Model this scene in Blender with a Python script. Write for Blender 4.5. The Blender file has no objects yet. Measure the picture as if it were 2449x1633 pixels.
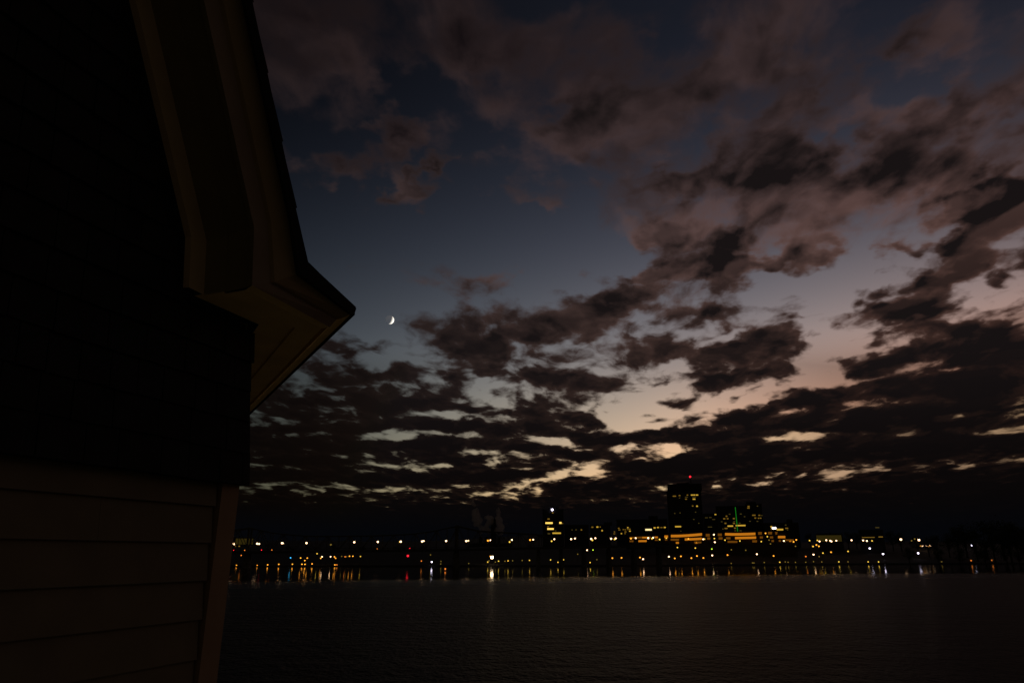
import bpy, bmesh, math, random
import numpy as np
from mathutils import Vector, Matrix
random.seed(7)
rng = np.random.default_rng(11)
SC = bpy.context.scene
COL = SC.collection

# ------------------------------------------------------------------ camera
CAM_H = 10.8                              # eye height above the river
F_PX, W_PX, H_PX = 1633.0, 2449.0, 1633.0
PITCH = math.atan(508 / F_PX)
cd = bpy.data.cameras.new("camera"); cam = bpy.data.objects.new("camera", cd); COL.objects.link(cam)
cd.sensor_width = 36.0; cd.lens = 36.0 * F_PX / W_PX
cd.clip_start = 0.05; cd.clip_end = 120000
cam.location = (0, 0, CAM_H); cam.rotation_euler = (math.pi / 2 + PITCH, 0, 0)
SC.camera = cam
SC.view_settings.view_transform = 'Standard'; SC.view_settings.look = 'None'
SC.view_settings.exposure = 1.0; SC.view_settings.gamma = 1

def ray(px, py):
    u, v = px - W_PX / 2, py - H_PX / 2
    cp, sp = math.cos(PITCH), math.sin(PITCH)
    return Vector((u, F_PX * cp + v * sp, F_PX * sp - v * cp))
def at(px, py, Y):
    r = ray(px, py); s = Y / r.y
    return Vector((r.x * s, Y, r.z * s + CAM_H))
def azel(px, py):
    r = ray(px, py).normalized()
    return math.degrees(math.atan2(r.x, r.y)), math.degrees(math.asin(r.z))
def lin(c):
    c = c / 255.0
    return c / 12.92 if c <= .04045 else ((c + .055) / 1.055) ** 2.4
def L3(r, g, b): return (lin(r), lin(g), lin(b))

# ------------------------------------------------------------------ sky (world)
world = bpy.data.worlds.new("World"); SC.world = world; world.use_nodes = True
def build_sky():
    nt = world.node_tree; nt.nodes.clear(); N = nt.nodes; K = nt.links
    def put(sock, v):
        if isinstance(v, bpy.types.NodeSocket): K.new(v, sock)
        elif v is not None: sock.default_value = v
    def M(op, a, b=None, c=None, clamp=False):
        n = N.new('ShaderNodeMath'); n.operation = op; n.use_clamp = clamp
        for i, v in enumerate((a, b, c)):
            if v is not None: put(n.inputs[i], v)
        return n.outputs[0]
    def V(op, a, b=None, c=None, s=None):
        n = N.new('ShaderNodeVectorMath'); n.operation = op
        for i, v in enumerate((a, b, c)):
            if v is not None: put(n.inputs[i], v)
        if s is not None: put(n.inputs['Scale'], s)
        return n.outputs['Value'] if op in ('DOT_PRODUCT', 'LENGTH') else n.outputs[0]
    def XYZ(x, y, z):
        n = N.new('ShaderNodeCombineXYZ'); put(n.inputs[0], x); put(n.inputs[1], y); put(n.inputs[2], z); return n.outputs[0]
    def SEP(v):
        n = N.new('ShaderNodeSeparateXYZ'); K.new(v, n.inputs[0]); return n.outputs
    def SS(v, a, b, lo=0.0, hi=1.0):
        n = N.new('ShaderNodeMapRange'); n.interpolation_type = 'SMOOTHSTEP'
        put(n.inputs[0], v); put(n.inputs[1], a); put(n.inputs[2], b); put(n.inputs[3], lo); put(n.inputs[4], hi); return n.outputs[0]
    def NOISE(v, scale, detail=4, rough=.5, lac=2.0, dist=0.0, out=0):
        n = N.new('ShaderNodeTexNoise'); n.noise_dimensions = '3D'
        K.new(v, n.inputs['Vector']); n.inputs['Scale'].default_value = scale; n.inputs['Detail'].default_value = detail
        n.inputs['Roughness'].default_value = rough; n.inputs['Lacunarity'].default_value = lac; n.inputs['Distortion'].default_value = dist
        return n.outputs[out]
    def MIXV(f, a, b):
        n = N.new('ShaderNodeMix'); n.data_type = 'VECTOR'; n.clamp_factor = True
        put(n.inputs[0], f); put(n.inputs[4], a); put(n.inputs[5], b); return n.outputs[1]
    tc = N.new('ShaderNodeTexCoord'); d = tc.outputs['Generated']
    x, y, z = SEP(d)
    az = M('MULTIPLY', M('ARCTAN2', x, y), 180 / math.pi)
    el = M('MULTIPLY', M('ARCSINE', z), 180 / math.pi)
    # cloud layer overhead: a flat deck seen in perspective, rows running away towards the glow
    zz = M('ADD', M('MAXIMUM', z, 0.0), .085)
    rot = math.radians(8)
    xr = M('ADD', M('MULTIPLY', x, math.cos(rot)), M('MULTIPLY', y, -math.sin(rot)))
    yr = M('ADD', M('MULTIPLY', x, math.sin(rot)), M('MULTIPLY', y, math.cos(rot)))
    P = XYZ(M('DIVIDE', xr, zz), M('MULTIPLY', M('DIVIDE', yr, zz), .62), 3.7)
    warp = NOISE(P, 3.2, 3, .55, out=1)
    wv = V('SUBTRACT', warp, (.5, .5, .5))
    Pw = V('MULTIPLY_ADD', wv, (.16, .16, 0), P)
    n1 = NOISE(Pw, 3.6, 6, .52)
    n2 = NOISE(V('MULTIPLY_ADD', Pw, (1.06, 1.06, 1), (0, 0.0, 0)), 3.6, 3, .52)
    n3 = NOISE(Pw, 1.1, 2, .5)
    n4 = NOISE(V('MULTIPLY_ADD', wv, (.22, .22, 0), P), 6.5, 5, .55)
    AE = XYZ(az, el, 0.0)
    # ragged outlines for the placed cloud masses
    fine = NOISE(V('MULTIPLY', AE, (.75, 1.25, 1)), .5, 3, .5, out=1)
    fv = V('SUBTRACT', fine, (.5, .5, .5))
    AEw = V('ADD', AE, V('MULTIPLY', fv, XYZ(SS(el, 6, 24, 4.0, 8.0), SS(el, 6, 24, .9, 4.5), 0.0)))
    acc = None
    def blob(px, py, rx, ry, ang, w):
        nonlocal acc
        k = 2449 / 2352
        px, py, rx, ry = px * k, py * k, rx * k, ry * k
        c = np.array(azel(px, py)); a = math.radians(ang)
        e1 = np.array(azel(px + rx * math.cos(a), py - rx * math.sin(a))) - c
        e2 = np.array(azel(px + ry * math.sin(a), py + ry * math.cos(a))) - c
        U, S, _ = np.linalg.svd(np.array([e1, e2]).T)
        th = math.atan2(U[1, 0], U[0, 0])
        mp = N.new('ShaderNodeMapping'); mp.vector_type = 'TEXTURE'
        K.new(AEw, mp.inputs[0]); mp.inputs[1].default_value = (c[0], c[1], 0)
        mp.inputs[2].default_value = (0, 0, th); mp.inputs[3].default_value = (S[0] * 1.6, S[1] * 1.6, 1)
        g = N.new('ShaderNodeTexGradient'); g.gradient_type = 'SPHERICAL'; K.new(mp.outputs[0], g.inputs[0])
        acc = M('MULTIPLY_ADD', g.outputs[1], w * BLOB_GAIN, acc if acc is not None else 0.0)
    for b in BLOBS: blob(*b)
    # coverage by elevation: thick at the horizon, broken higher up
    el2 = M('SUBTRACT', el, SS(az, 4, 36, 0, 1.4))
    cov = M('ADD', SS(el2, 2.4, 5.4, 1.3, 0.0), SS(el, 5.0, 20.0, .42, -.02))
    cov = M('ADD', cov, M('MULTIPLY', M('MULTIPLY', SS(az, 4, 18), SS(el, 16, 24)), SS(el, 44, 34, 0, .18)))
    amp = SS(el, 10, 28, 2.5, 2.2)
    D = M('ADD', M('MULTIPLY', M('SUBTRACT', n1, .5), amp), M('ADD', cov, acc))
    D = M('ADD', D, M('MULTIPLY', M('SUBTRACT', n3, .5), .5))
    D = M('ADD', D, M('MULTIPLY', M('SUBTRACT', n4, .5), SS(el, 17, 30, 3.2, 2.0)))
    # clear sky: colours fitted to a few sky readings (log-quadratic in azimuth and elevation)
    pts = [(700,300,16,20,28),(1000,500,27,32,43),(1000,620,37,43,54),(935,765,51,57,64),(800,830,56,66,74),(1300,560,52,52,64),
           (1350,680,68,68,76),(1600,500,63,63,73),(2000,640,108,99,107),(2050,680,130,116,122),(1930,760,160,141,141),(1950,890,205,172,156),
           (1480,900,190,171,152),(1480,1000,212,191,162),(1530,1090,232,202,162),(1290,1165,238,198,158),(830,1010,112,114,104),
           (1170,960,152,151,143),(2000,120,26,30,42),(2300,180,48,50,62),(2400,700,180,138,128),(1350,320,32,36,48),(600,60,11,13,19),(1250,30,14,16,24),
           (700,1130,110,100,80),(2250,1050,200,150,110),(2350,900,205,160,135),(600,1000,90,95,92)]
    A, B = [], []
    for px, py, r, g, bl in pts:
        a_, e_ = azel(px, py); a_ /= 30; e_ /= 30
        A.append([1, e_, a_, e_ * e_, a_ * a_, a_ * e_, e_ ** 3]); B.append([math.log(lin(v)) for v in (r, g, bl)])
    C, *_ = np.linalg.lstsq(np.array(A), np.array(B), rcond=None)
    ac = M('DIVIDE', M('MINIMUM', M('MAXIMUM', az, -40.0), 42.0), 30.0); ec = M('DIVIDE', M('MINIMUM', M('MAXIMUM', el, 1.0), 50.0), 30.0)
    t = [tuple(C[i]) for i in range(7)]
    v = V('MULTIPLY_ADD', XYZ(ec, ec, ec), t[1], t[0])
    v = V('MULTIPLY_ADD', XYZ(ac, ac, ac), t[2], v)
    q = M('MULTIPLY', ec, ec); v = V('MULTIPLY_ADD', XYZ(q, q, q), t[3], v)
    q = M('MULTIPLY', ac, ac); v = V('MULTIPLY_ADD', XYZ(q, q, q), t[4], v)
    q = M('MULTIPLY', ac, ec); v = V('MULTIPLY_ADD', XYZ(q, q, q), t[5], v)
    q = M('POWER', ec, 3.0); v = V('MULTIPLY_ADD', XYZ(q, q, q), t[6], v)
    s = SEP(v)
    clear = V('MINIMUM', XYZ(*[M('EXPONENT', s[i]) for i in range(3)]), (.80, .575, .37))
    lum = V('DOT_PRODUCT', clear, (.3, .5, .2))
    clear = MIXV(SS(el, 12, 22, 0.0, .22), clear, V('SCALE', (1.0, 1.0, 1.02), s=lum))
    clear = V('MULTIPLY', clear, MIXV(M('MULTIPLY', SS(az, 8, 28), SS(el, 18, 10)), (1, 1, 1), (1.0, .88, .88)))
    clear = V('SCALE', clear, s=M('MAXIMUM', M('MULTIPLY', SS(az, -22, -2, .50, 1.0), SS(az, 12, 32, 1.0, .42)), SS(el, 10, 17)))
    # low down the air thickens and reddens to near darkness
    low = SS(el, 4.8, 1.4)
    alpha = SS(D, SS(el, 12, 28, -.20, -.22), SS(el, 8, 30, .52, .72))
    thick = SS(D, .1, SS(el, 8, 30, 1.25, 1.35))
    lit = SS(M('SUBTRACT', n1, n2), -.05, .09)
    hi = SS(el, 14, 26)
    left = SS(az, 14, -4)
    cs = SEP(clear)
    pw = XYZ(*[M('POWER', cs[i], .55) for i in range(3)])
    west = M('MAXIMUM', SS(az, -16, 6, .42, 1.0), SS(el, 14, 26, 0.0, 1.65))
    edge = V('SCALE', V('MULTIPLY', pw, (.37, .212, .168)), s=west)
    cl = SS(el, 3, 17, .30, 1.0)
    core = V('SCALE', V('MINIMUM', V('MULTIPLY', edge, (.17, .19, .22)), (.0085, .0062, .0064)), s=cl)
    sh = M('ADD', M('MULTIPLY', M('SUBTRACT', 1.0, thick), .60), M('MULTIPLY', lit, SS(el, 12, 26, .10, .50)))
    sh = M('MULTIPLY', M('SUBTRACT', sh, .08), SS(el, 8, 27, .09, .85), clamp=True)
    cloud = MIXV(sh, core, edge)
    skyc = MIXV(alpha, clear, cloud)
    dark = SS(el, 4.4, 1.2)
    skyc = MIXV(M('MULTIPLY', dark, .95), skyc, L3(4, 5, 8))
    # hemisphere behind the viewer: an even warm fill, added to light the boathouse
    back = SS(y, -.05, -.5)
    skyc = MIXV(back, skyc, BACK_FILL)
    skyc = MIXV(SS(el, 0.0, -2.0), skyc, L3(3, 3, 4))
    bg = N.new('ShaderNodeBackground'); K.new(skyc, bg.inputs[0]); bg.inputs[1].default_value = 0.5
    out = N.new('ShaderNodeOutputWorld'); K.new(bg.outputs[0], out.inputs[0])
BLOB_GAIN = 1.0
BACK_FILL = (.036, .029, .0185)
# cloud masses and gaps: x, y, half-width, half-height, tilt, weight
BLOBS = [
    # high thin clouds
    (915,310,50,46,20,1.0),(800,378,85,34,5,1.0),(930,440,42,38,30,.95),(985,385,42,16,35,.8),(1300,320,130,50,35,.75),(1240,450,95,28,14,.7),
    (1360,245,80,60,35,.55),(1220,90,190,80,5,.3),(1400,60,120,60,20,.5),(1100,120,140,60,0,.4),(1700,120,140,80,30,.55),(1790,170,60,80,60,.45),(1640,210,120,50,35,.5),(1760,330,120,75,35,.75),
    (1850,360,70,50,-20,.5),(2120,300,240,55,28,.75),(2230,240,130,40,25,.6),(2050,410,200,32,14,.55),(2260,500,120,70,18,.9),(2060,100,110,35,22,.6),(2250,90,150,55,20,.5),
    (740,110,120,55,-40,.4),(820,170,80,30,-45,.45),(1500,250,90,30,25,.4),(1560,420,90,22,10,.55),(1700,420,120,45,12,.55),(1900,490,120,26,14,.5),(2150,400,180,60,12,.5),
    # clear pools
    (800,560,230,110,0,-.8),(1250,560,170,70,12,-.8),(860,690,130,60,0,-.9),(1100,560,200,80,0,-.6),(1080,430,60,40,0,-.4),(1560,110,60,70,60,-.4),(1580,240,90,40,20,-.3),(2050,20,60,30,0,-.4),(2040,180,110,40,25,-.5),
    (1500,950,60,30,20,-.35),(1380,1060,60,8,12,-.4),(960,200,150,45,0,-.5),(1080,330,60,70,0,-.5),(720,300,60,50,0,-.4),(860,430,40,30,0,-.4),
    (1620,300,80,30,20,-.4),(1500,370,110,25,15,-.4),(2100,200,130,24,22,-.35),(1960,340,40,40,0,-.5),
    (1400,610,90,50,20,-.7),(1300,640,70,40,20,-.5),(960,800,60,45,0,-.7),(1960,640,110,55,25,-.9),(1900,720,70,55,40,-.9),(2020,560,110,30,10,-.6),(1780,670,120,22,16,-.8),
    (1600,770,40,26,40,-.5),(1450,745,60,22,10,-.5),
    (1490,930,80,60,35,-.6),(1590,940,100,14,10,-.4),(1400,975,45,20,0,-.6),(1540,1035,70,14,8,-.9),(1260,1095,110,11,14,-.9),(1400,1040,60,10,18,-.6),(1230,1125,22,9,30,-.7),
    (1890,850,55,40,-40,-.95),(1960,790,60,24,10,-.8),(1740,905,110,16,18,-.75),(2290,665,45,30,30,-.8),(2190,840,28,11,5,-.95),(2010,895,90,9,8,-.7),(1940,945,50,14,5,-.75),(2100,935,60,8,8,-.6),(2170,963,45,10,12,-.8),(1920,995,80,12,3,-.8),(1820,1027,22,9,0,-.8),
    (720,950,180,14,-5,-.5),(760,1000,130,9,0,-.5),(930,1000,120,8,0,-.4),(1060,960,140,9,-5,-.4),(980,1060,160,7,0,-.4),(860,870,60,14,0,-.3),(1130,905,60,20,-20,-.5),
    (1565,835,36,30,60,-.8),(1660,775,95,11,14,-.8),(1650,845,80,9,10,-.7),(1545,890,60,10,10,-.6),(1330,795,60,9,10,-.5),(1130,835,70,9,0,-.5),(2040,790,60,10,10,-.5),(2000,720,40,14,20,-.4),
    # cloud banks of the lower sky, one by one
    (1632,614,134,27,8,1.1),(1450,633,72,14,5,0.8),(1430,686,76,36,0,0.95),(1498,537,55,29,10,0.8),(1575,566,76,35,10,0.9),(1238,729,129,35,3,1),(1685,545,46,19,0,0.7),(1642,715,91,24,10,0.9),(1157,662,57,21,8,0.45),
    (1243,633,36,15,5,0.4),(1238,775,144,27,2,1),(1157,840,62,25,0,0.9),(1479,811,105,29,5,1),(1709,768,57,19,5,0.6),(1647,824,91,29,4,0.9),(1661,864,110,27,6,1),(1527,888,49,19,0,0.6),(1291,873,144,19,-3,1),
    (1555,929,59,12,0,1),(1214,917,36,15,-10,0.8),(1224,945,81,19,0,0.9),(1334,926,49,19,-20,0.85),(1368,969,24,9,-10,0.8),(1479,964,36,6,-5,0.7),(1238,981,124,17,0,1),(1330,998,86,12,-4,0.9),(1479,1000,110,10,7,0.95),
    (1397,1014,43,9,5,0.7),(1344,1043,110,14,-5,1.1),(1195,1025,72,13,0,0.9),(1651,998,81,24,6,1),(1671,960,62,14,5,0.9),(1262,1070,91,8,0,0.9),(1186,1092,105,10,0,0.8),(1651,1066,201,31,3,1.1),(1373,1118,134,19,4,1),
    (825,876,100,21,3,0.95),(893,854,67,14,5,0.5),(825,806,76,13,8,0.5),(662,888,32,15,0,0.5),(672,921,81,19,0,0.85),(773,921,72,12,0,0.8),(877,931,81,21,0,0.9),(984,917,81,15,8,0.8),(1061,941,81,12,0,0.8),
    (1085,888,59,11,-20,0.55),(696,955,81,13,0,0.9),(955,974,110,15,0,1),(657,987,91,12,0,0.85),(797,994,81,15,3,0.9),(1085,984,62,13,0,0.85),(749,1023,144,13,-2,1),(979,1023,129,17,0,1),(672,1056,124,15,0,1),
    (931,1056,100,9,0,0.8),(1085,1056,81,10,0,0.85),(878,1094,307,17,0,1),(1061,816,81,35,0,0.9),(1123,782,49,21,0,0.7),(1829,590,55,36,20,0.95),(1743,603,57,19,8,0.8),(2084,561,59,17,-5,0.75),(2180,581,100,17,-4,0.75),
    (2300,475,105,53,15,1),(2208,451,76,29,20,0.5),(2031,622,49,17,0,0.5),(2031,645,62,17,5,0.8),(2256,622,134,21,12,1.1),(2180,653,100,17,12,0.9),(1872,691,46,14,10,0.6),(1863,720,52,12,0,0.8),(2007,708,110,23,8,1),
    (2127,698,91,21,8,1),(2256,672,76,13,10,0.6),(2180,749,96,13,-3,0.9),(1802,780,59,27,10,1),(1767,835,62,21,10,0.9),(2232,777,182,40,4,1.1),(2074,823,120,23,6,1),(1968,854,69,17,0,0.9),(2295,854,124,50,3,1.1),
    (1925,825,40,9,0,0.7),(2007,777,26,11,0,0.6),(1968,899,187,19,4,1.1),(2232,897,177,23,4,1),(1810,919,81,12,8,0.8),(1992,955,273,23,3,1.1),(2180,941,148,19,4,0.9),(2103,981,249,13,4,0.9),(1939,1032,259,21,2,1),
    (2208,1027,192,25,3,1),(1882,979,115,10,4,0.7),(1498,1075,115,12,4,0.8),
]
build_sky()

# ------------------------------------------------------------------ the set sun still lights the moon (it is below the horizon here)
MOON_PX = (932, 765)
m_dir = ray(*MOON_PX).normalized()
right = Vector((1, 0, 0)); right = (right - right.dot(m_dir) * m_dir).normalized(); upv = right.cross(m_dir)
limb = (right * math.cos(math.radians(23)) - upv * math.sin(math.radians(23))).normalized()
s_dir = (m_dir * math.cos(math.radians(72)) + limb * math.sin(math.radians(72))).normalized()
sd = bpy.data.lights.new("sun", 'SUN'); sun = bpy.data.objects.new("sun", sd); COL.objects.link(sun)
sd.energy = 5.0; sd.angle = math.radians(.5); sd.color = (1, .95, .86)
sun.rotation_euler = (-s_dir).to_track_quat('-Z', 'Y').to_euler()

# ------------------------------------------------------------------ helpers
def mat(name, color, rough=.8, var=.25, scale=3.0, bump=0.0, spec=.2):
    m = bpy.data.materials.new(name); m.use_nodes = True; nt = m.node_tree; N, K = nt.nodes, nt.links
    b = N['Principled BSDF']; b.inputs['Roughness'].default_value = rough
    b.inputs['Specular IOR Level'].default_value = spec
    tc = N.new('ShaderNodeTexCoord'); n = N.new('ShaderNodeTexNoise'); n.inputs['Scale'].default_value = scale; n.inputs['Detail'].default_value = 5
    K.new(tc.outputs['Object'], n.inputs['Vector'])
    r = N.new('ShaderNodeValToRGB'); r.color_ramp.elements[0].position = .3; r.color_ramp.elements[1].position = .72
    r.color_ramp.elements[0].color = tuple(c * (1 - var) for c in color) + (1,); r.color_ramp.elements[1].color = tuple(min(1, c * (1 + var)) for c in color) + (1,)
    K.new(n.outputs[0], r.inputs[0]); K.new(r.outputs[0], b.inputs['Base Color'])
    if bump:
        bp = N.new('ShaderNodeBump'); bp.inputs['Strength'].default_value = bump; bp.inputs['Distance'].default_value = .02
        K.new(n.outputs[0], bp.inputs['Height']); K.new(bp.outputs[0], b.inputs['Normal'])
    return m
def glow(name, color, s):
    m = bpy.data.materials.new(name); m.use_nodes = True; nt = m.node_tree
    b = nt.nodes['Principled BSDF']; b.inputs['Base Color'].default_value = (.02, .02, .02, 1)
    b.inputs['Emission Color'].default_value = tuple(color) + (1,); b.inputs['Emission Strength'].default_value = s * .5
    return m
class MB:
    def __init__(self): self.v, self.f, self.mi, self.cur = [], [], [], 0
    def add(self, vs, fs):
        o = len(self.v); self.v += [tuple(p) for p in vs]
        for f in fs: self.f.append(tuple(i + o for i in f)); self.mi.append(self.cur)
        return self
    def hexa(self, p):        # 8 corners: bottom 4 ccw, top 4 ccw
        return self.add(p, [(0, 3, 2, 1), (4, 5, 6, 7), (0, 1, 5, 4), (1, 2, 6, 5), (2, 3, 7, 6), (3, 0, 4, 7)])
    def box(self, c, s, rz=0.0):
        cx, cy, cz = c; a, b, h = s[0] / 2, s[1] / 2, s[2] / 2; co, si = math.cos(rz), math.sin(rz)
        p = []
        for zz in (-h, h):
            for xx, yy in ((-a, -b), (a, -b), (a, b), (-a, b)): p.append((cx + xx * co - yy * si, cy + xx * si + yy * co, cz + zz))
        return self.hexa(p)
    def bar(self, a, b, r, n=6, r2=None):
        a, b = Vector(a), Vector(b); r2 = r if r2 is None else r2
        d = (b - a).normalized(); u = d.orthogonal().normalized(); w = d.cross(u); vs = []
        for p, rr in ((a, r), (b, r2)):
            for k in range(n):
                t = 2 * math.pi * k / n; vs.append(p + (u * math.cos(t) + w * math.sin(t)) * rr)
        fs = [(k, (k + 1) % n, n + (k + 1) % n, n + k) for k in range(n)] + [tuple(range(n))[::-1], tuple(range(n, 2 * n))]
        return self.add(vs, fs)
    def ball(self, c, r, seg=10, ring=6, sq=(1, 1, 1)):
        vs = [(c[0], c[1], c[2] + r * sq[2])]
        for i in range(1, ring):
            t = math.pi * i / ring
            for k in range(seg):
                p = 2 * math.pi * k / seg
                vs.append((c[0] + r * sq[0] * math.sin(t) * math.cos(p), c[1] + r * sq[1] * math.sin(t) * math.sin(p), c[2] + r * sq[2] * math.cos(t)))
        vs.append((c[0], c[1], c[2] - r * sq[2])); e = len(vs) - 1; fs = []
        for k in range(seg): fs.append((0, 1 + k, 1 + (k + 1) % seg)); fs.append((e, 1 + (ring - 2) * seg + (k + 1) % seg, 1 + (ring - 2) * seg + k))
        for i in range(ring - 2):
            for k in range(seg): fs.append((1 + i * seg + k, 1 + (i + 1) * seg + k, 1 + (i + 1) * seg + (k + 1) % seg, 1 + i * seg + (k + 1) % seg))
        return self.add(vs, fs)
    def strip(self, A, B):    # quads between two polylines of equal length
        n = len(A); return self.add(list(A) + list(B), [(i, i + 1, n + i + 1, n + i) for i in range(n - 1)])
    def build(self, name, mats, parent=None, smooth=False, solid=0.0):
        me = bpy.data.meshes.new(name); me.from_pydata(self.v, [], self.f); me.update()
        for m in (mats if isinstance(mats, (list, tuple)) else [mats]): me.materials.append(m)
        for p, i in zip(me.polygons, self.mi): p.material_index = i; p.use_smooth = smooth
        o = bpy.data.objects.new(name, me); COL.objects.link(o)
        if parent is not None: o.parent = parent; o.matrix_parent_inverse = parent.matrix_world.inverted() if False else Matrix.Translation(-Vector(parent.location))
        if solid:
            md = o.modifiers.new("thickness", 'SOLIDIFY'); md.thickness = solid; md.offset = 0
        return o
def tag(o, label=None, cat=None, group=None, kind=None):
    if label: o['label'] = label
    if cat: o['category'] = cat
    if group: o['group'] = group
    if kind: o['kind'] = kind
    return o
def thing(name, label, cat, loc=(0, 0, 0), group=None):
    o = bpy.data.objects.new(name, None); o.empty_display_size = .5; COL.objects.link(o); o.location = loc
    return tag(o, label, cat, group)
ORD = ("first second third fourth fifth sixth seventh eighth ninth tenth eleventh twelfth thirteenth fourteenth fifteenth sixteenth seventeenth eighteenth nineteenth "
       "twentieth twenty-first twenty-second twenty-third twenty-fourth twenty-fifth twenty-sixth twenty-seventh twenty-eighth twenty-ninth thirtieth thirty-first thirty-second "
       "thirty-third thirty-fourth thirty-fifth thirty-sixth thirty-seventh thirty-eighth thirty-ninth fortieth").split()

# ------------------------------------------------------------------ setting: river, banks
def water_material():
    m = bpy.data.materials.new("river_water"); m.use_nodes = True; nt = m.node_tree; N, K = nt.nodes, nt.links
    b = N['Principled BSDF']; b.inputs['Base Color'].default_value = (.004, .004, .0045, 1); b.inputs['IOR'].default_value = 1.07; b.inputs['Specular Tint'].default_value = (1, .90, .78, 1)
    g = N.new('ShaderNodeNewGeometry'); sp = N.new('ShaderNodeSeparateXYZ'); K.new(g.outputs['Position'], sp.inputs[0])
    def Mt(op, a, c=None, e=None):
        n = N.new('ShaderNodeMath'); n.operation = op
        for i, v in enumerate((a, c, e)):
            if isinstance(v, bpy.types.NodeSocket): K.new(v, n.inputs[i])
            elif v is not None: n.inputs[i].default_value = v
        return n.outputs[0]
    # wind line: ruffled water this side, calm water under the far bank
    mp = N.new('ShaderNodeMapping'); K.new(g.outputs['Position'], mp.inputs[0]); mp.inputs[3].default_value = (.006, .02, 1)
    n0 = N.new('ShaderNodeTexNoise'); n0.inputs['Scale'].default_value = 1; n0.inputs['Detail'].default_value = 4; K.new(mp.outputs[0], n0.inputs[0])
    edge = Mt('SUBTRACT', sp.outputs[1], Mt('MULTIPLY_ADD', sp.outputs[0], .36, 318.0))
    edge = Mt('ADD', edge, Mt('MULTIPLY', Mt('SUBTRACT', n0.outputs[0], .5), 90.0))
    mr = N.new('ShaderNodeMapRange'); mr.interpolation_type = 'SMOOTHSTEP'; K.new(edge, mr.inputs[0]); mr.inputs[1].default_value = -80; mr.inputs[2].default_value = 50
    calm = mr.outputs[0]
    mr2 = N.new('ShaderNodeMapRange'); K.new(calm, mr2.inputs[0]); mr2.inputs[3].default_value = WATER_ROUGH; mr2.inputs[4].default_value = CALM_ROUGH
    K.new(mr2.outputs[0], b.inputs['Roughness'])
    def wave(sx, sy, det, seed):
        q = N.new('ShaderNodeMapping'); K.new(g.outputs['Position'], q.inputs[0]); q.inputs[3].default_value = (sx, sy, 1); q.inputs[1].default_value = (seed, seed * 2, 0)
        n = N.new('ShaderNodeTexNoise'); n.inputs['Scale'].default_value = 1; n.inputs['Detail'].default_value = det; n.inputs['Roughness'].default_value = .6; K.new(q.outputs[0], n.inputs[0]); return n.outputs[0]
    h = Mt('ADD', Mt('MULTIPLY', wave(.65, .42, 3, 3.1), .50), Mt('MULTIPLY', wave(2.1, 1.1, 3, 9.4), .24))
    h = Mt('ADD', h, Mt('MULTIPLY', wave(.05, .11, 2, 1.7), .5))
    st = N.new('ShaderNodeMapRange'); K.new(calm, st.inputs[0]); st.inputs[3].default_value = WAVE_BUMP; st.inputs[4].default_value = CALM_BUMP
    bp = N.new('ShaderNodeBump'); bp.inputs['Distance'].default_value = 1.0; K.new(st.outputs[0], bp.inputs['Strength']); K.new(h, bp.inputs['Height'])
    K.new(bp.outputs[0], b.inputs['Normal'])
    return m
WATER_ROUGH, CALM_ROUGH, WAVE_BUMP, CALM_BUMP = .30, .062, 2.0, .010
wm = MB(); wm.add([(-6000, -3000, 0), (6000, -3000, 0), (6000, 8500, 0), (-6000, 8500, 0)], [(0, 1, 2, 3)])
tag(wm.build("river", water_material()), kind='structure')

SHORE = [(-1.6, 700), (-.6, 660), (-.39, 648), (-.19, 662), (-.04, 668), (.05, 672), (.2, 690), (.34, 730), (.52, 800), (.72, 840), (1.6, 960)]
def shore(r): return float(np.interp(r, [s[0] for s in SHORE], [s[1] for s in SHORE]))
def ground(X, Y):
    D = Y - shore(X / Y)
    if D < 0: return -1.0 + D * .1
    return .9 + min(D, 260) * .072 + max(0, min(D - 260, 3000)) * .012
def soil(): return mat("bank_soil", (.009, .009, .007), .95, .4, .05)
SOIL = soil()
tm = MB(); rs = np.linspace(-1.6, 1.6, 97); ds = [-25, -2, 0.0, 6, 18, 45, 90, 150, 260, 420, 700, 1200, 2200, 3400]
vs = []
for D in ds:
    for r in rs:
        Y = shore(r) + D; X = r * Y; zz = ground(X, Y) + (random.uniform(-.4, .4) if D > 6 else 0)
        if D >= 2200: zz += 22 + 18 * math.sin(r * 5 + 1) + 10 * math.sin(r * 13)
        vs.append((X, Y, zz))
n = len(rs); fs = [(i * n + j, i * n + j + 1, (i + 1) * n + j + 1, (i + 1) * n + j) for i in range(len(ds) - 1) for j in range(n - 1)]
tm.add(vs, fs); tag(tm.build("far_bank", SOIL, smooth=True), kind='structure')
# the bank the viewer stands on
nb = MB(); prof = [(-400, 9.5), (-60, 9.2), (-12, 9.16), (5.0, 9.13), (9.0, 6.6), (15, 2.4), (21, .5), (26, -1.2)]
xs = np.linspace(-260, 260, 60)
nb.add([(X, Y + (2.0 * math.sin(X * .21) if Y > 6 else 0), Z + random.uniform(-.03, .03)) for Y, Z in prof for X in xs],
       [(i * 60 + j, i * 60 + j + 1, (i + 1) * 60 + j + 1, (i + 1) * 60 + j) for i in range(len(prof) - 1) for j in range(59)])
tag(nb.build("near_bank", mat("bounce_bank", (.50, .47, .30), .95, .2, 2.0), smooth=True), kind='structure')  # tone raised so the unseen bank bounces light up under the eaves

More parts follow.
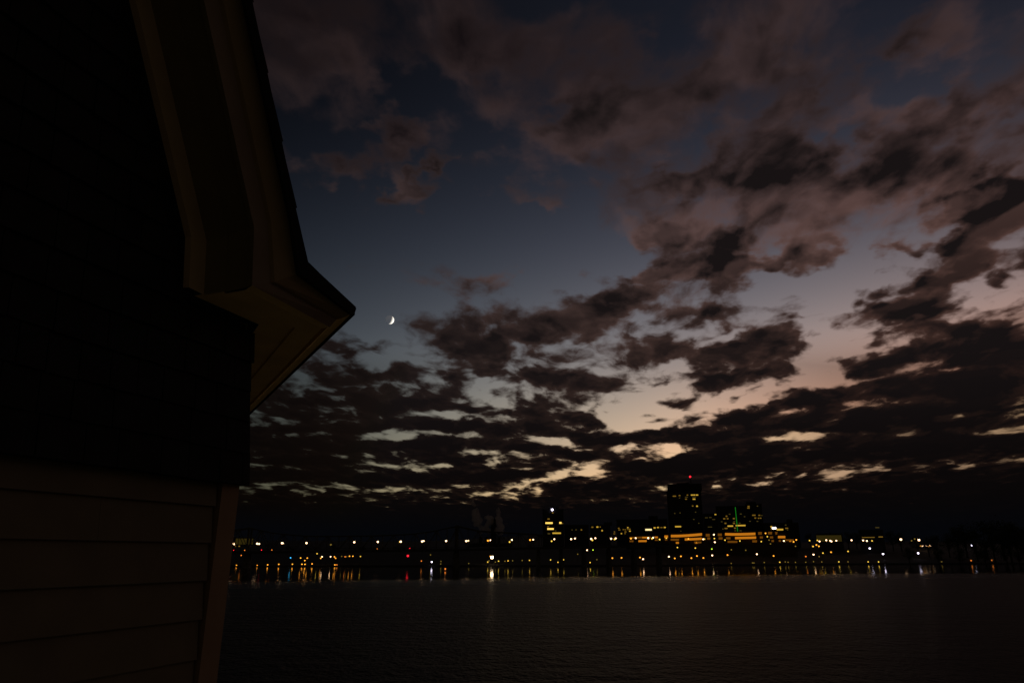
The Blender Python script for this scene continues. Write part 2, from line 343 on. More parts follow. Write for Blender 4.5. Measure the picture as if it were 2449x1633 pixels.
# ------------------------------------------------------------------ moon
mo = MB(); mpos = m_dir * 15000 + Vector((0, 0, CAM_H)); mo.ball((0, 0, 0), 15000 * 10.6 / 1700, 48, 24)
mm = bpy.data.materials.new("moon_dust"); mm.use_nodes = True; nt = mm.node_tree; nt.nodes.clear()
df = nt.nodes.new('ShaderNodeBsdfDiffuse'); df.inputs['Roughness'].default_value = .4; tr = nt.nodes.new('ShaderNodeBsdfTransparent'); ad = nt.nodes.new('ShaderNodeAddShader'); mo_out = nt.nodes.new('ShaderNodeOutputMaterial')
nn = nt.nodes.new('ShaderNodeTexNoise'); nn.inputs['Scale'].default_value = .03; rr = nt.nodes.new('ShaderNodeValToRGB')
rr.color_ramp.elements[0].color = (.93, .90, .84, 1); rr.color_ramp.elements[1].color = (1, .98, .95, 1)
nt.links.new(nn.outputs[0], rr.inputs[0]); nt.links.new(rr.outputs[0], df.inputs[0])
nt.links.new(df.outputs[0], ad.inputs[0]); nt.links.new(tr.outputs[0], ad.inputs[1]); gb = nt.nodes.new('ShaderNodeNewGeometry'); mxm = nt.nodes.new('ShaderNodeMixShader')     # only the near side of the globe scatters light to us
nt.links.new(gb.outputs['Backfacing'], mxm.inputs[0]); nt.links.new(ad.outputs[0], mxm.inputs[1]); nt.links.new(tr.outputs[0], mxm.inputs[2]); nt.links.new(mxm.outputs[0], mo_out.inputs[0])
moon = mo.build("moon", mm, smooth=True); moon.location = mpos
tag(moon, "thin bright white crescent moon in the clear dark blue sky", "moon")

# ------------------------------------------------------------------ boathouse
AZ = math.radians(20.1); dW = Vector((math.sin(AZ), math.cos(AZ), 0)); nW = Vector((-math.cos(AZ), math.sin(AZ), 0))
eS = Vector((math.sin(math.radians(-29.7)), math.cos(math.radians(-29.7)), 0))       # run of the side behind the corner
def hp(t, q, z): return dW * t + nW * q + Vector((0, 0, z + CAM_H))                    # t along the wall, q distance out from the viewer, z from eye level
house = thing("boathouse", "dark boathouse with pale clapboard below, black shingles above and a boxed gable eave", "boathouse", hp(1.2, 2.6, -1.66))
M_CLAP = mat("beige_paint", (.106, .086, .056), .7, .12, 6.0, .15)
M_TRIM = mat("lamplit_trim", (.80, .62, .25), .6, .10, 5.0, .1)  # eave boards coloured bright yellow; the warm lamplight is painted in
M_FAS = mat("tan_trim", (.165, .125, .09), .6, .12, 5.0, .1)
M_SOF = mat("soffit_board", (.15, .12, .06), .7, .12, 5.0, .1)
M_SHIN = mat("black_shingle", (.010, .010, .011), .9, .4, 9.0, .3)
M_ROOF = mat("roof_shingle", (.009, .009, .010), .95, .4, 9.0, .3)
TL = -3.2
cb = MB(); zt = .179 + .137
k = 0
while zt > -1.75:
    zb = zt - .137
    top = min(zt, .30)
    a, b = .004 + .016 * (zt - top) / .137, .020
    cuts = [TL] + sorted(random.uniform(-2.6, 1.9) for _ in range(2)) + [2.178]
    for u0, u1 in zip(cuts, cuts[1:]):
        j = random.uniform(0, .002); u1 -= .0008
        cb.hexa([hp(u0, 2.12, zb), hp(u1, 2.12, zb), hp(u1, 2.05 - b - j, zb), hp(u0, 2.05 - b - j, zb), hp(u0, 2.12, top), hp(u1, 2.12, top), hp(u1, 2.05 - a - j, top), hp(u0, 2.05 - a - j, top)])
    zt = zb
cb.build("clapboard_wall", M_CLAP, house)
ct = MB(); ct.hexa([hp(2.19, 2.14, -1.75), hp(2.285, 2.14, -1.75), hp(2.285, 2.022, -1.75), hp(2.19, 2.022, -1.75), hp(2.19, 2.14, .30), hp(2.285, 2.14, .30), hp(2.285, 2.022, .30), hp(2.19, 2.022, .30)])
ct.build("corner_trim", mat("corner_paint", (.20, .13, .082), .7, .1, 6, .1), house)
# side wall running back from the corner (behind the trim)
sw = MB(); c0 = hp(2.25, 2.10, 0); c1 = c0 + eS * 5
sw.add([c0 + Vector((0, 0, -1.75)), c1 + Vector((0, 0, -1.75)), c1 + Vector((0, 0, .97)), c0 + Vector((0, 0, .97))], [(0, 1, 2, 3)])
sw.build("side_wall", M_CLAP, house, solid=.08)
# shingled upper wall, courses lapping; flares out at its foot
su = MB()
def rake_t(z): return 1.797 + (1.152 - z) * .5317          # where the rake meets the wall
zc = .272; ci = 0
while zc < 4.3:
    zb, zt = zc, zc + .128
    wq = 2.0 + (0 if ci > 0 else 0)
    tr_ = (2.30 - .014 * ci if ci < 3 else 2.262) if zt < .97 else rake_t(zt)
    tl_ = TL if zt < .97 else max(TL, .4 - rake_t(zt) - 0.0)
    q_ = [1.985, 1.992, 1.997, 2.0][min(ci, 3)]
    t = tl_ - .02
    while t < tr_ - .001:
        wd = min(random.uniform(.09, .19), tr_ - t)
        if tr_ - t - wd < .03: wd = tr_ - t
        o = random.uniform(0, .004); zb2 = zb - random.uniform(0, .006); g = .002
        su.hexa([hp(t + g, 2.06, zb2), hp(t + wd - g, 2.06, zb2), hp(t + wd - g, q_ - o, zb2), hp(t + g, q_ - o, zb2),
                 hp(t + g, 2.06, zt), hp(t + wd - g, 2.06, zt), hp(t + wd - g, q_ + .013, zt), hp(t + g, q_ + .013, zt)])
        t += wd
    zc = zt; ci += 1
su.build("shingle_wall", M_SHIN, house)
# backing so that no light leaks through the shingles
bk = MB(); bk.add([hp(TL, 2.07, .29), hp(2.25, 2.07, .29), hp(2.25, 2.07, .95), hp(1.82, 2.07, .95), hp(1.797, 2.07, 1.152), hp(.2, 2.07, 4.15), hp(-1.4, 2.07, 1.152), hp(-1.42, 2.07, .95), hp(TL, 2.07, .95)], [tuple(range(9))])
bk.build("gable_wall", M_SHIN, house, solid=.02)
zP = 4.12
def rk(t, z, q, top=zP): # extend rake line to the peak height
    return (t - (top - z) * .5317, top, q)
def poly(q, *pts):
    p = [rk(pts[0][0], pts[0][1], q)] + [(a, b, q) for a, b in pts]
    return [hp(t, qq, z) for t, z, qq in p]
def corner(o, z):         # mitre point of the eave o metres out from both walls
    base = hp(2.262, 2.0, 0); w0 = base - nW * o; m = Vector((eS.y, -eS.x, 0)); tgt = base.dot(m) + o
    s = (tgt - w0.dot(m)) / dW.dot(m); p = w0 + dW * s; p.z = z + CAM_H; return p
P0 = poly(1.985, (1.797, 1.152), (1.822, .956)) + [hp(2.262, 1.985, .95)]
P1 = poly(1.955, (1.872, 1.165), (1.897, .950)); P1b = poly(1.955, (1.797, 1.152), (1.822, .953))
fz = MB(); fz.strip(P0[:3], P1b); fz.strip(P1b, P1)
fz.build("frieze_board", mat("frieze_lightened", (.38, .28, .17), .6, .1, 5, .1), house)  # fascia colour lightened here to offset the shade under the soffit
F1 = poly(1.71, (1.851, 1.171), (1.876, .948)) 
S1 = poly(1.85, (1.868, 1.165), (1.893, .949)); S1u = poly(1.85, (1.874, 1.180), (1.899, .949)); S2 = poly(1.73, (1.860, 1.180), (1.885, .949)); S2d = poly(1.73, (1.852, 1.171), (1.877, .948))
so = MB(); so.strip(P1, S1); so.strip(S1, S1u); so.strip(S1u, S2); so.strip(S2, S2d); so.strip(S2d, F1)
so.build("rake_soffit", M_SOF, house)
# fascia, crown and roof edge of rake and return
c_f = corner(.275, .948); c_m = corner(.30, .985); c_c = corner(.355, 1.012); c_r = corner(.370, 1.035)
F1r = F1 + [c_f]
Fm = poly(1.70, (1.905, 1.215), (1.96, .990)) + [c_m]
Fm2 = poly(1.685, (1.91, 1.215), (1.965, .992)) + [corner(.315, .988)]
F2 = poly(1.645, (1.958, 1.258), (2.04, 1.050)) + [c_c]
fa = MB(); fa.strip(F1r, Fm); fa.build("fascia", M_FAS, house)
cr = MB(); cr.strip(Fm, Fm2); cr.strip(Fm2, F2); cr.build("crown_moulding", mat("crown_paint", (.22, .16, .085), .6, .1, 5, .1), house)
R0 = poly(1.625, (1.935, 1.243), (2.028, 1.040)) + [corner(.362, 1.004)]
R1 = poly(1.610, (1.945, 1.283), (2.054, 1.092)) + [corner(.370, 1.040)]
R2 = [p + nW * .9 + Vector((0, 0, .012 if i < 3 else .55)) for i, p in enumerate(R1)]
R2[3] = R1[3] + nW * .35 + Vector((-.1, 0, .5))
rf = MB(); rf.strip(F2, R0); rf.strip(R0, R1); rf.strip(R1, [p + nW * 3.0 for p in R1[:3]] + [R1[3] + nW * .02]) if False else rf.strip(R1[:3], [p + nW * 3.0 for p in R1[:3]])
# little roof over the return
a0, a1 = R1[2], R1[3]
rf.add([a0, a1, corner(-.05, 1.33), hp(2.07, 2.02, 1.33), hp(2.0, 2.02, 1.29)], [(0, 1, 2, 3)])
rf.build("gable_roof", M_ROOF, house, solid=.012)
# loose shingle tabs along the rake edge
tb = MB(); p0, p1 = R1[1], R1[0]; dr = (p1 - p0); ln = dr.length; dr.normalize(); s = 0.0
up_r = Vector((0, 0, 1)); out_r = (up_r - up_r.dot(dr) * dr).normalized()
while s < ln:
    w_ = .25; h_ = random.uniform(.001, .006); a = p0 + dr * s; b = p0 + dr * min(ln, s + w_)
    q = nW * .3
    tb.hexa([a, b, b + q, a + q, a + out_r * (h_ + .012), b + out_r * h_, b + q + out_r * h_, a + q + out_r * (h_ + .012)]); s += w_ + .004
tb.build("edge_shingles", M_ROOF, house)
# eave along the side, running back from the mitre
def side(o, z, L=3.6): return corner(o, z), corner(o, z) + eS * L
se = MB(); prs = [(0.0, .952), (.140, .952), (.142, .940), (.245, .942)]
for (o1, z1), (o2, z2) in zip(prs, prs[1:]): se.strip(side(o1, z1), side(o2, z2))
# soffit of the return in front, same boards mitred
def front(o, z): return [hp(1.893, 2.0 - o, z), corner(o, z)]
for (o1, z1), (o2, z2) in zip(prs, prs[1:]): se.strip(front(o1, z1), front(o2, z2))
se.strip(front(.245, .942), F1r[2:])
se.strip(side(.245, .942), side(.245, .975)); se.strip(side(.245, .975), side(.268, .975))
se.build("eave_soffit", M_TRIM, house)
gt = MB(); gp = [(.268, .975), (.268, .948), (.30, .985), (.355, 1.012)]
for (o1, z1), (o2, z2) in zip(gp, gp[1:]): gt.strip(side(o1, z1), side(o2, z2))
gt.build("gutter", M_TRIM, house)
er = MB(); er.strip(side(.355, 1.012), side(.370, 1.008)); er.strip(side(.370, 1.008), side(.370, 1.040)); er.strip(side(.370, 1.040), side(-.3, 1.75))
er.build("eave_roof", M_ROOF, house)

# ------------------------------------------------------------------ bridge
STEEL = mat("bridge_steel", (.030, .028, .024), .8, .3, .3)
STONE = mat("pier_stone", (.06, .055, .05), .9, .3, .3)
B0 = Vector((-.39 * 600, 600, 0)); BA = math.radians(9.0); bD = Vector((math.cos(BA), math.sin(BA), 0)); bN = Vector((-math.sin(BA), math.cos(BA), 0))
def bridge_s(px):        # distance along the bridge of the point seen at picture column px
    r = (px - W_PX / 2) / (F_PX / math.cos(PITCH)); return (r * B0.y - B0.x) / (bD.x - r * bD.y)
def bz(px, py):
    s = bridge_s(px); p = B0 + bD * s; return s, at(px, py, p.y).z
deck = [bz(*p) for p in ((300, 1322), (557, 1317), (830, 1314), (1092, 1311), (1320, 1306), (1640, 1300))]
def deck_z(s): return float(np.interp(s, [d[0] for d in deck], [d[1] for d in deck]))
chord = [bz(*p) for p in ((300, 1292), (400, 1290), (470, 1279), (548, 1268), (589, 1262), (650, 1275), (735, 1282), (883, 1281), (985, 1277), (1040, 1269), (1092, 1257), (1142, 1269), (1273, 1277), (1300, 1279), (1345, 1303))]
def top_z(s): return float(np.interp(s, [d[0] for d in chord], [d[1] for d in chord]))
bridge = thing("truss_bridge", "long dark steel truss bridge with two peaks crossing the river", "bridge", B0 + bD * 120)
S0, S1_, SD = bridge_s(330), bridge_s(1345), bridge_s(1640)
PAN = 9.4; WID = 12.0
dk = MB(); s = S0
while s < SD:
    e = min(s + PAN, SD); a, b = B0 + bD * s, B0 + bD * e
    za, zb = deck_z(s), deck_z(e)
    def pt(p, w, z): return (p.x + bN.x * w, p.y + bN.y * w, z)
    dk.hexa([pt(a, -1, za - 2.2), pt(b, -1, zb - 2.2), pt(b, WID + 1, zb - 2.2), pt(a, WID + 1, za - 2.2), pt(a, -1, za - .2), pt(b, -1, zb - .2), pt(b, WID + 1, zb - .2), pt(a, WID + 1, za - .2)])
    s = e
dk.build("deck", STEEL, bridge)
nP = int((S1_ - S0) / PAN)
for w in (0.0, WID):
    ch, rl = MB(), MB()
    for i in range(nP):
        sa, sb = S0 + i * PAN, S0 + (i + 1) * PAN
        def q(s, z): p = B0 + bD * s + bN * w; return Vector((p.x, p.y, z))
        ch.bar(q(sa, top_z(sa)), q(sb, top_z(sb)), .55, 4)
        vp = MB().bar(q(sa, deck_z(sa)), q(sa, top_z(sa)), .28, 4); vp.build("vertical_post", STEEL, bridge)
        dg = MB().bar(q(sa, deck_z(sa)), q(sb, top_z(sb)), .3, 4) if i % 2 else MB().bar(q(sa, top_z(sa)), q(sb, deck_z(sb)), .3, 4); dg.build("diagonal_brace", STEEL, bridge)
    s = S0
    while s < SD - PAN:
        rl.bar(q(s, deck_z(s) + 1.1), q(s + PAN, deck_z(s + PAN) + 1.1), .12, 4); rl.bar(q(s, deck_z(s) - .2), q(s, deck_z(s) + 1.1), .1, 4); s += PAN / 2
    ch.build("top_chord", STEEL, bridge); rl.build("railing", STEEL, bridge)
for px in (589, 1092):
    s = bridge_s(px)
    for w in (0.0, WID):
        p = B0 + bD * s + bN * w; mb = MB(); mb.bar((p.x, p.y, deck_z(s) - 1), (p.x, p.y, top_z(s) + .6), .9, 8); mb.build("tower_post", STEEL, bridge)
for px in (400, 589, 1092, 1290, 1345, 1400, 1460, 1520, 1580):
    s = bridge_s(px); p = B0 + bD * s + bN * WID / 2; pier = MB(); zb = -2.0; zt = deck_z(s) - 2.2
    big = px < 1200; a, b = (5.5, 10.0) if big else (2.4, 7.5); a2, b2 = a * .72, b * .85
    c = []
    for hw, hb, zz in ((a / 2 * 1.2, b * .62, zb), (a2 / 2, b2 * .55, zt)):
        for sx, sy in ((-1, -1), (1, -1), (1, 1), (-1, 1)):
            v_ = p + bD * sx * hw + bN * sy * hb; c.append((v_.x, v_.y, zz))
    pier.hexa(c); pier.build("pier", STONE, bridge)

# ------------------------------------------------------------------ lamps
POST = mat("lamp_post_metal", (.03, .03, .03), .6, .2, 2)
G = {'w': glow("white_lamp", (1, .60, .32), 4.5), 'a': glow("amber_lamp", (1, .36, .03), 2.2), 'y': glow("yellow_lamp", (1, .62, .07), 1.4), 'd': glow("dim_lamp", (1, .66, .10), .22),
     'b': glow("blue_white_lamp", (.85, .78, 1), 6), 'c': glow("cyan_lamp", (.05, .55, 1), 1.6), 'r': glow("red_lamp", (1, .015, .03), 2.0), 'o': glow("orange_lamp", (1, .26, .03), 1.2),
     'g': glow("green_lamp", (.6, 1, .04), 1.6), 'F': glow("flood_lamp", (1, .72, .42), 13)}
WORD = {'w': 'white', 'a': 'amber', 'y': 'yellow', 'd': 'faint yellow', 'b': 'bluish white', 'c': 'cyan blue', 'r': 'red', 'o': 'orange', 'g': 'green', 'F': 'brilliant white'}
RAD = {'w': .82, 'a': .78, 'y': .72, 'd': .68, 'b': .9, 'c': .8, 'r': .85, 'o': .74, 'g': .7, 'F': 1.8}
def lamp_mesh(name, top, base_z, key, rad, reach=0.0, parent=None):
    mb = MB(); mb.cur = 0; h = max(.4, top.z - base_z)
    mb.bar((0, 0, 0), (0, 0, h - rad * .6), .14, 6, .09); mb.bar((0, 0, 0), (0, 0, min(.6, h * .3)), .26, 6, .2)
    mb.bar((0, 0, h + rad * .75), (0, 0, h + rad * 1.05), rad * .8, 8, rad * .2)
    mb.cur = 1; mb.ball((0, 0, h), rad, 10, 6)
    o = mb.build(name, [POST, G[key]], smooth=False); o.location = (top.x, top.y, base_z); return o
C1 = (500, 1130, .2126); C2 = (950, 1130, .2126); C3 = (1250, 1120, .15304); C4 = (1550, 1120, .17219); C5 = (1900, 1130, .23342)
def X(c, x, y): return c[0] + x * c[2], c[1] + y * c[2]
# lamps on the bridge: near rail or far rail
bl = [(C1,260,798,'w',0),(C1,286,802,'w',1),(C1,542,796,'w',0),(C1,563,799,'w',1),(C1,820,790,'w',0),(C1,835,791,'w',1),(C1,1096,789,'w',0),(C1,1370,808,'d',0),(C1,1633,780,'w',0),(C1,1898,776,'w',0),
      (C2,28,777,'y',1),(C2,40,773,'w',0),(C2,280,771,'w',0),(C2,297,766,'w',1),(C2,550,766,'w',0),(C2,776,767,'w',0),(C2,800,763,'w',1),(C2,1020,762,'a',0),(C2,1046,758,'w',1),(C2,1264,777,'y',0),(C2,1290,754,'w',1),
      (C2,1495,755,'a',0),(C2,1530,752,'w',1),(C2,1737,768,'y',0),(C2,1767,746,'w',1),(C2,1956,745,'w',0),(C2,1999,738,'w',1),(C3,1071,1097,'w',0),(C3,1090,1118,'y',0),(C3,1136,1086,'w',1),
      (C3,1382,1094,'w',0),(C3,1436,1103,'y',0),(C3,1453,1088,'w',1),(C3,1692,1090,'a',0),(C3,1766,1085,'w',1),(C3,1962,1084,'w',0),(C3,2020,1092,'y',0),(C3,2039,1078,'w',1),(C3,2140,1106,'y',0),(C3,2245,1085,'y',1)]
bl = sorted(((*X(c, x, y), k, far) for c, x, y, k, far in bl))
cnt = {}
for px, py, k, far in bl:
    s = bridge_s(px); p = B0 + bD * s + bN * (WID + .6 if far else -.6)
    r = (px - W_PX / 2) / (F_PX / math.cos(PITCH)); 
    if far: s = (r * (B0.y + bN.y * 12.6) - (B0.x + bN.x * 12.6)) / (bD.x - r * bD.y); p = B0 + bN * 12.6 + bD * s
    top = at(px, py, p.y)
    o = lamp_mesh("street_lamp", top, deck_z(s) - .2, k, RAD[k] * (.85 if far else 1))
    side_ = 'far' if far else 'near'; cnt[(k, far)] = cnt.get((k, far), 0) + 1
    tag(o, f"{WORD[k]} globe lamp on the bridge's {side_} rail, {ORD[cnt[(k, far)] - 1]} such from the boathouse", "street lamp", "lamps along the bridge")
# lamps on the far bank
lo = [ # (crop, x, y, kind, zone)
 *[(C1,x,y,k,'L') for x,y,k in ((309,1041,'a'),(332,1050,'d'),(541,1042,'a'),(659,1034,'a'),(784,1028,'a'),(938,1027,'a'),(1045,1027,'a'),(1079,1028,'a'),(1159,1023,'a'),(1377,1048,'o'),(1415,1034,'a'),(1438,1034,'o'))],
 *[(C1,x,y,k,'U') for x,y,k in ((917,955,'c'),(1030,957,'a'),(1105,958,'a'),(1077,986,'a'),(1215,909,'y'),(1272,943,'w'),(1256,960,'a'),(1367,942,'w'),(1410,944,'a'),(1423,960,'a'),(1492,939,'d'),(1530,943,'o'),(1546,943,'d'),(1580,937,'a'),(1617,937,'a'),(1703,940,'y'),(362,928,'o'))],
 *[(C2,x,y,k,'M') for x,y,k in ((388,1002,'b'),(272,991,'o'),(375,922,'d'),(490,1024,'d'),(492,995,'d'),(804,1019,'d'),(1018,1003,'y'),(1032,990,'d'),(1104,1003,'d'),(1140,993,'y'),(1212,993,'d'),(1247,989,'y'),(1298,988,'d'),(1406,985,'d'),(1488,983,'y'),(1066,950,'F'),(1047,938,'a'))],
 *[(C3,x,y,k,'M') for x,y,k in ((107,1430,'d'),(437,1424,'y'),(551,1462,'y'),(638,1423,'y'),(940,1467,'d'),(1054,1466,'y'),(612,1281,'d'),(967,1275,'a'),(1007,1273,'w'),(1099,1270,'g'),(860,1335,'d'),(1160,1420,'d'))],
 *[(C3,x,y,k,'R') for x,y,k in ((1402,1397,'a'),(1545,1392,'a'),(1720,1410,'a'),(1833,1387,'a'),(1882,1413,'w'),(2107,1378,'a'),(2109,1409,'a'))],
 *[(C4,x,y,k,'R') for x,y,k in ((289,1221,'w'),(370,1245,'a'),(455,1216,'a'),(601,1241,'a'),(678,1212,'a'),(768,1239,'a'),(891,1204,'w'),(1103,1199,'a'),(1511,1187,'w'),(1743,1211,'a'),(2190,1219,'o'),(2297,1193,'w'))],
 *[(C4,x,y,k,'S') for x,y,k in ((1155,1315,'d'),(1450,1308,'d'),(1470,1308,'d'),(1613,1302,'d'),(1828,1298,'y'),(1905,1294,'d'),(1945,1298,'d'),(2047,1299,'d'),(2190,1298,'d'),(2298,1291,'d'))],
 *[(C4,x,y,k,'T') for x,y,k in ((560,975,'a'),(765,980,'w'),(783,978,'y'),(914,916,'w'),(920,970,'y'),(927,1021,'w'),(1068,992,'y'),(1275,1003,'y'),(1572,1012,'y'),(1631,897,'a'),(1656,944,'y'),(1680,991,'d'),(1700,1044,'d'),(1886,1003,'w'),(2020,1015,'a'),(2058,988,'a'),(2047,1077,'d'),(407,1094,'y'),(656,1102,'y'),(885,1115,'g'),(1156,1125,'d'),(1356,1132,'d'),(2243,998,'y'),(2292,1080,'y'))],
 *[(C5,x,y,k,'V') for x,y,k in ((18,686,'a'),(235,691,'y'),(257,702,'w'),(326,690,'w'),(367,695,'w'),(379,702,'w'),(429,695,'w'),(585,690,'w'),(704,692,'w'),(742,697,'w'),(795,696,'y'),(225,738,'a'),(250,752,'a'),(298,745,'w'),(345,742,'a'),(361,750,'a'),(190,753,'a'),(772,774,'b'),(908,831,'b'),(1267,823,'b'),(549,804,'y'),(375,812,'a'),(292,821,'y'),(196,837,'w'),(253,857,'d'),(1090,682,'w'),(1275,688,'w'),(1200,695,'d'),(1232,677,'d'),(1293,748,'a'),(1312,748,'w'),(1350,747,'w'),(1375,752,'a'),(1392,746,'w'),(1818,741,'b'))],
 *[(C5,x,y,k,'S') for x,y,k in ((280,912,'d'),(455,911,'y'),(549,911,'d'),(755,911,'y'),(862,911,'y'),(1508,909,'d'),(1810,898,'o'),(2023,895,'o'))],
]
ZONE = {'L': ("low bank lamp under the bridge", "low lamps at the water under the bridge"), 'U': ("lamp seen between bridge deck and water", "lamps seen under the bridge deck"),
        'M': ("bank lamp behind the bridge's second half", "lamps on the bank past the steam"), 'R': ("riverside path lamp below the orange museum", "riverside lamps below the museum"),
        'S': ("small waterline lamp below the museum and park", "small waterline lamps"), 'T': ("terrace lamp around the orange banded museum", "terrace lamps at the museum"), 'V': ("lamp in the dark park beyond the museum", "park lamps beyond the museum")}
lo = sorted(((*X(c, x, y), k, z_) for c, x, y, k, z_ in lo)); cnt = {}
for px, py, k, z_ in lo:
    r = (px - W_PX / 2) / (F_PX / math.cos(PITCH)); sh = shore(r); best = sh + 2.5
    want = 1.6 if z_ == 'S' else 6.5
    if at(px, py, sh + 2.5).z - ground(r * (sh + 2.5), sh + 2.5) > want:
        for D in range(3, 230, 2):
            Y = sh + D
            if at(px, py, Y).z - ground(r * Y, Y) <= want: best = Y; break
        else: best = sh + 120
    if z_ == 'T': best = min(best, 835)
    top = at(px, py, best); gz = ground(top.x, top.y)
    if top.z - gz < .8: gz = top.z - .8
    sc = top.y / 640
    o = lamp_mesh("street_lamp", top, gz, k, RAD[k] * sc * (.72 if z_ in 'LUMS' else .82) * (1.4 if (z_ == 'V' and px > 2150 and k == 'w' and py < 1292) else 1))
    cnt[(k, z_)] = cnt.get((k, z_), 0) + 1
    tag(o, f"{WORD[k]} {ZONE[z_][0]}, {ORD[cnt[(k, z_)] - 1]} from the boathouse", "street lamp", ZONE[z_][1])
# lights of the bridge underside, a red navigation light and an orange buoy
s = bridge_s(X(C1, 2236, 933)[0]); p = B0 + bD * s; tp = at(*X(C1, 2236, 933), p.y - 1.6)
nv = MB(); nv.bar((0, 0, .9), (0, 0, tp.z * -1 + deck_z(s) - 2.0), .12, 6); nv.bar((0, 0, .7), (0, 0, 1.1), .6, 8, .5); nv.cur = 1; nv.ball((0, 0, 0), .95)
o = nv.build("navigation_light", [POST, G['r']]); o.location = tp; tag(o, "red navigation light hanging under the bridge deck between its two peaks", "navigation light")
bp_ = at(*X(C2, 540, 1087), 490); bu = thing("light_buoy", "orange lit buoy floating in the calm dark water before the bridge", "buoy", (bp_.x, bp_.y, 0))
b1 = MB(); b1.bar((bp_.x, bp_.y, -.6), (bp_.x, bp_.y, .35), 1.0, 12, .9); b1.bar((bp_.x, bp_.y, .35), (bp_.x, bp_.y, 1.4), .35, 8, .12); b1.build("float", mat("buoy_paint", (.35, .06, .03), .5), bu)
b2 = MB(); b2.ball((bp_.x, bp_.y, max(1.2, bp_.z)), .55); b2.build("lantern", G['o'], bu)
# cars on the bridge
CARP = mat("car_paint", (.03, .03, .035), .35, .1, 2, 0, .5); GLASS = mat("car_glass", (.01, .01, .012), .1, .1, 2, 0, .6); TYRE = mat("tyre_rubber", (.01, .01, .01), .9)
def car(px, py, col, label):
    s = bridge_s(px); zd = deck_z(s) - .2; p = B0 + bD * s + bN * 2.6; c = thing("car", label, "car", (p.x, p.y, zd), "cars crossing the bridge")
    fr = lambda a, w, z: p + bD * a + bN * w + Vector((0, 0, zd + z))
    b = MB()
    prof = [(-2.2, .35), (2.2, .35), (2.2, .8), (1.2, .95), (.6, 1.45), (-1.1, 1.45), (-1.8, .98), (-2.2, .9)]
    n_ = len(prof); b.add([fr(a, -.85, z) for a, z in prof] + [fr(a, .85, z) for a, z in prof], [tuple(range(n_)), tuple(range(n_, 2 * n_))[::-1]] + [(i, n_ + i, n_ + (i + 1) % n_, (i + 1) % n_) for i in range(n_)])
    b.build("body", CARP, c)
    g = MB(); g.add([fr(.95, -.86, .98), fr(.55, -.86, 1.38), fr(-1.0, -.86, 1.38), fr(-1.55, -.86, 1.0)], [(0, 1, 2, 3)]); g.build("side_window", GLASS, c)
    for a in (-1.4, 1.4):
        w = MB(); w.bar(fr(a, -.9, .33), fr(a, -.65, .33), .33, 12); w.build("wheel", TYRE, c)
    l = MB(); l.ball(fr(-2.15 if col == 'r' else 2.15, -.7, .78), .42, 8, 5); l.build("tail_light" if col == 'r' else "headlight", G[col], c)
car(*X(C1, 298, 880), 'r', "dark car with red tail light on the bridge nearest the boathouse")
car(*X(C1, 360, 880), 'o', "dark car with orange light on the bridge under its first peak")
car(*X(C1, 610, 875), 'r', "dark car with red tail light on the bridge past its first peak")
car(*X(C1, 667, 877), 'o', "dark car with orange light on the bridge past its first peak")
car(*X(C1, 1860, 857), 'o', "dark car with orange light midway along the bridge")
car(*X(C2, 166, 852), 'r', "dark car with red tail light midway along the bridge")

# ------------------------------------------------------------------ city
CONC = mat("dark_concrete", (.020, .020, .022), .9, .25, .05); GLZ = mat("dark_glazing", (.010, .011, .014), .45, .2, .05, 0, .3)
WIN = {'y': glow("lit_window_yellow", (1, .60, .06), .60), 'Y': glow("lit_window_bright", (1, .62, .12), 1.4), 'd': glow("lit_window_dim", (1, .55, .06), .17), 'f': glow("lit_window_faint", (1, .7, .15), .05),
       'o': glow("gallery_orange", (1, .32, .015), .52), 'p': glow("gallery_dim", (1, .34, .02), .13), 'S': glow("sign_white", (1, .9, .85), 4.0), 's': glow("sign_cream", (1, .78, .35), 1.3), 'F': glow("floodlight_glow", (1, .7, .1), .022)}
def plate(px0, px1, py0, py1, Y, th=.6):     # upright slab facing the river between picture columns and rows at distance Y
    a, b = at(px0, py1, Y), at(px1, py0, Y); a2 = at(px1, py1, Y); zb, zt = (a.z + a2.z) / 2, b.z
    x0, x1 = at(px0, (py0 + py1) / 2, Y).x, at(px1, (py0 + py1) / 2, Y).x
    return x0, x1, zb, zt
def building(name, label, px0, px1, ytop, Y, depth, cat="building", mt=None, group=None, extra=()):
    r = ((px0 + px1) / 2 - W_PX / 2) / (F_PX / math.cos(PITCH)); gz = ground(r * Y, Y) - 1.5
    x0, x1, _, zt = plate(px0, px1, ytop, 1300, Y)
    b = thing(name, label, cat, ((x0 + x1) / 2, Y, gz), group)
    th = math.atan((x0 + x1) / 2 / Y); b.rotation_euler[2] = -th; b.scale[0] = math.cos(th)     # fronts follow the curve of the bank
    w = MB(); w.box(((x0 + x1) / 2, Y + depth / 2, (gz + zt) / 2), (x1 - x0, depth, zt - gz)); w.build("wall", mt or CONC, b)
    rp = MB()   # parapet and roof plant
    for xx, ww in (((x0 + x1) / 2, (x1 - x0) + .6),): rp.box((xx, Y + depth / 2, zt + .45), (ww, depth + .6, .9))
    rp.build("parapet", CONC, b)
    for (e0, e1, et) in extra:
        u0, u1, _, ut = plate(e0, e1, et, 1300, Y); pm = MB(); pm.box(((u0 + u1) / 2, Y + depth / 2, (zt + .9 + ut) / 2), (u1 - u0, depth * .6, ut - zt - .9)); pm.build("penthouse", CONC, b)
    return b
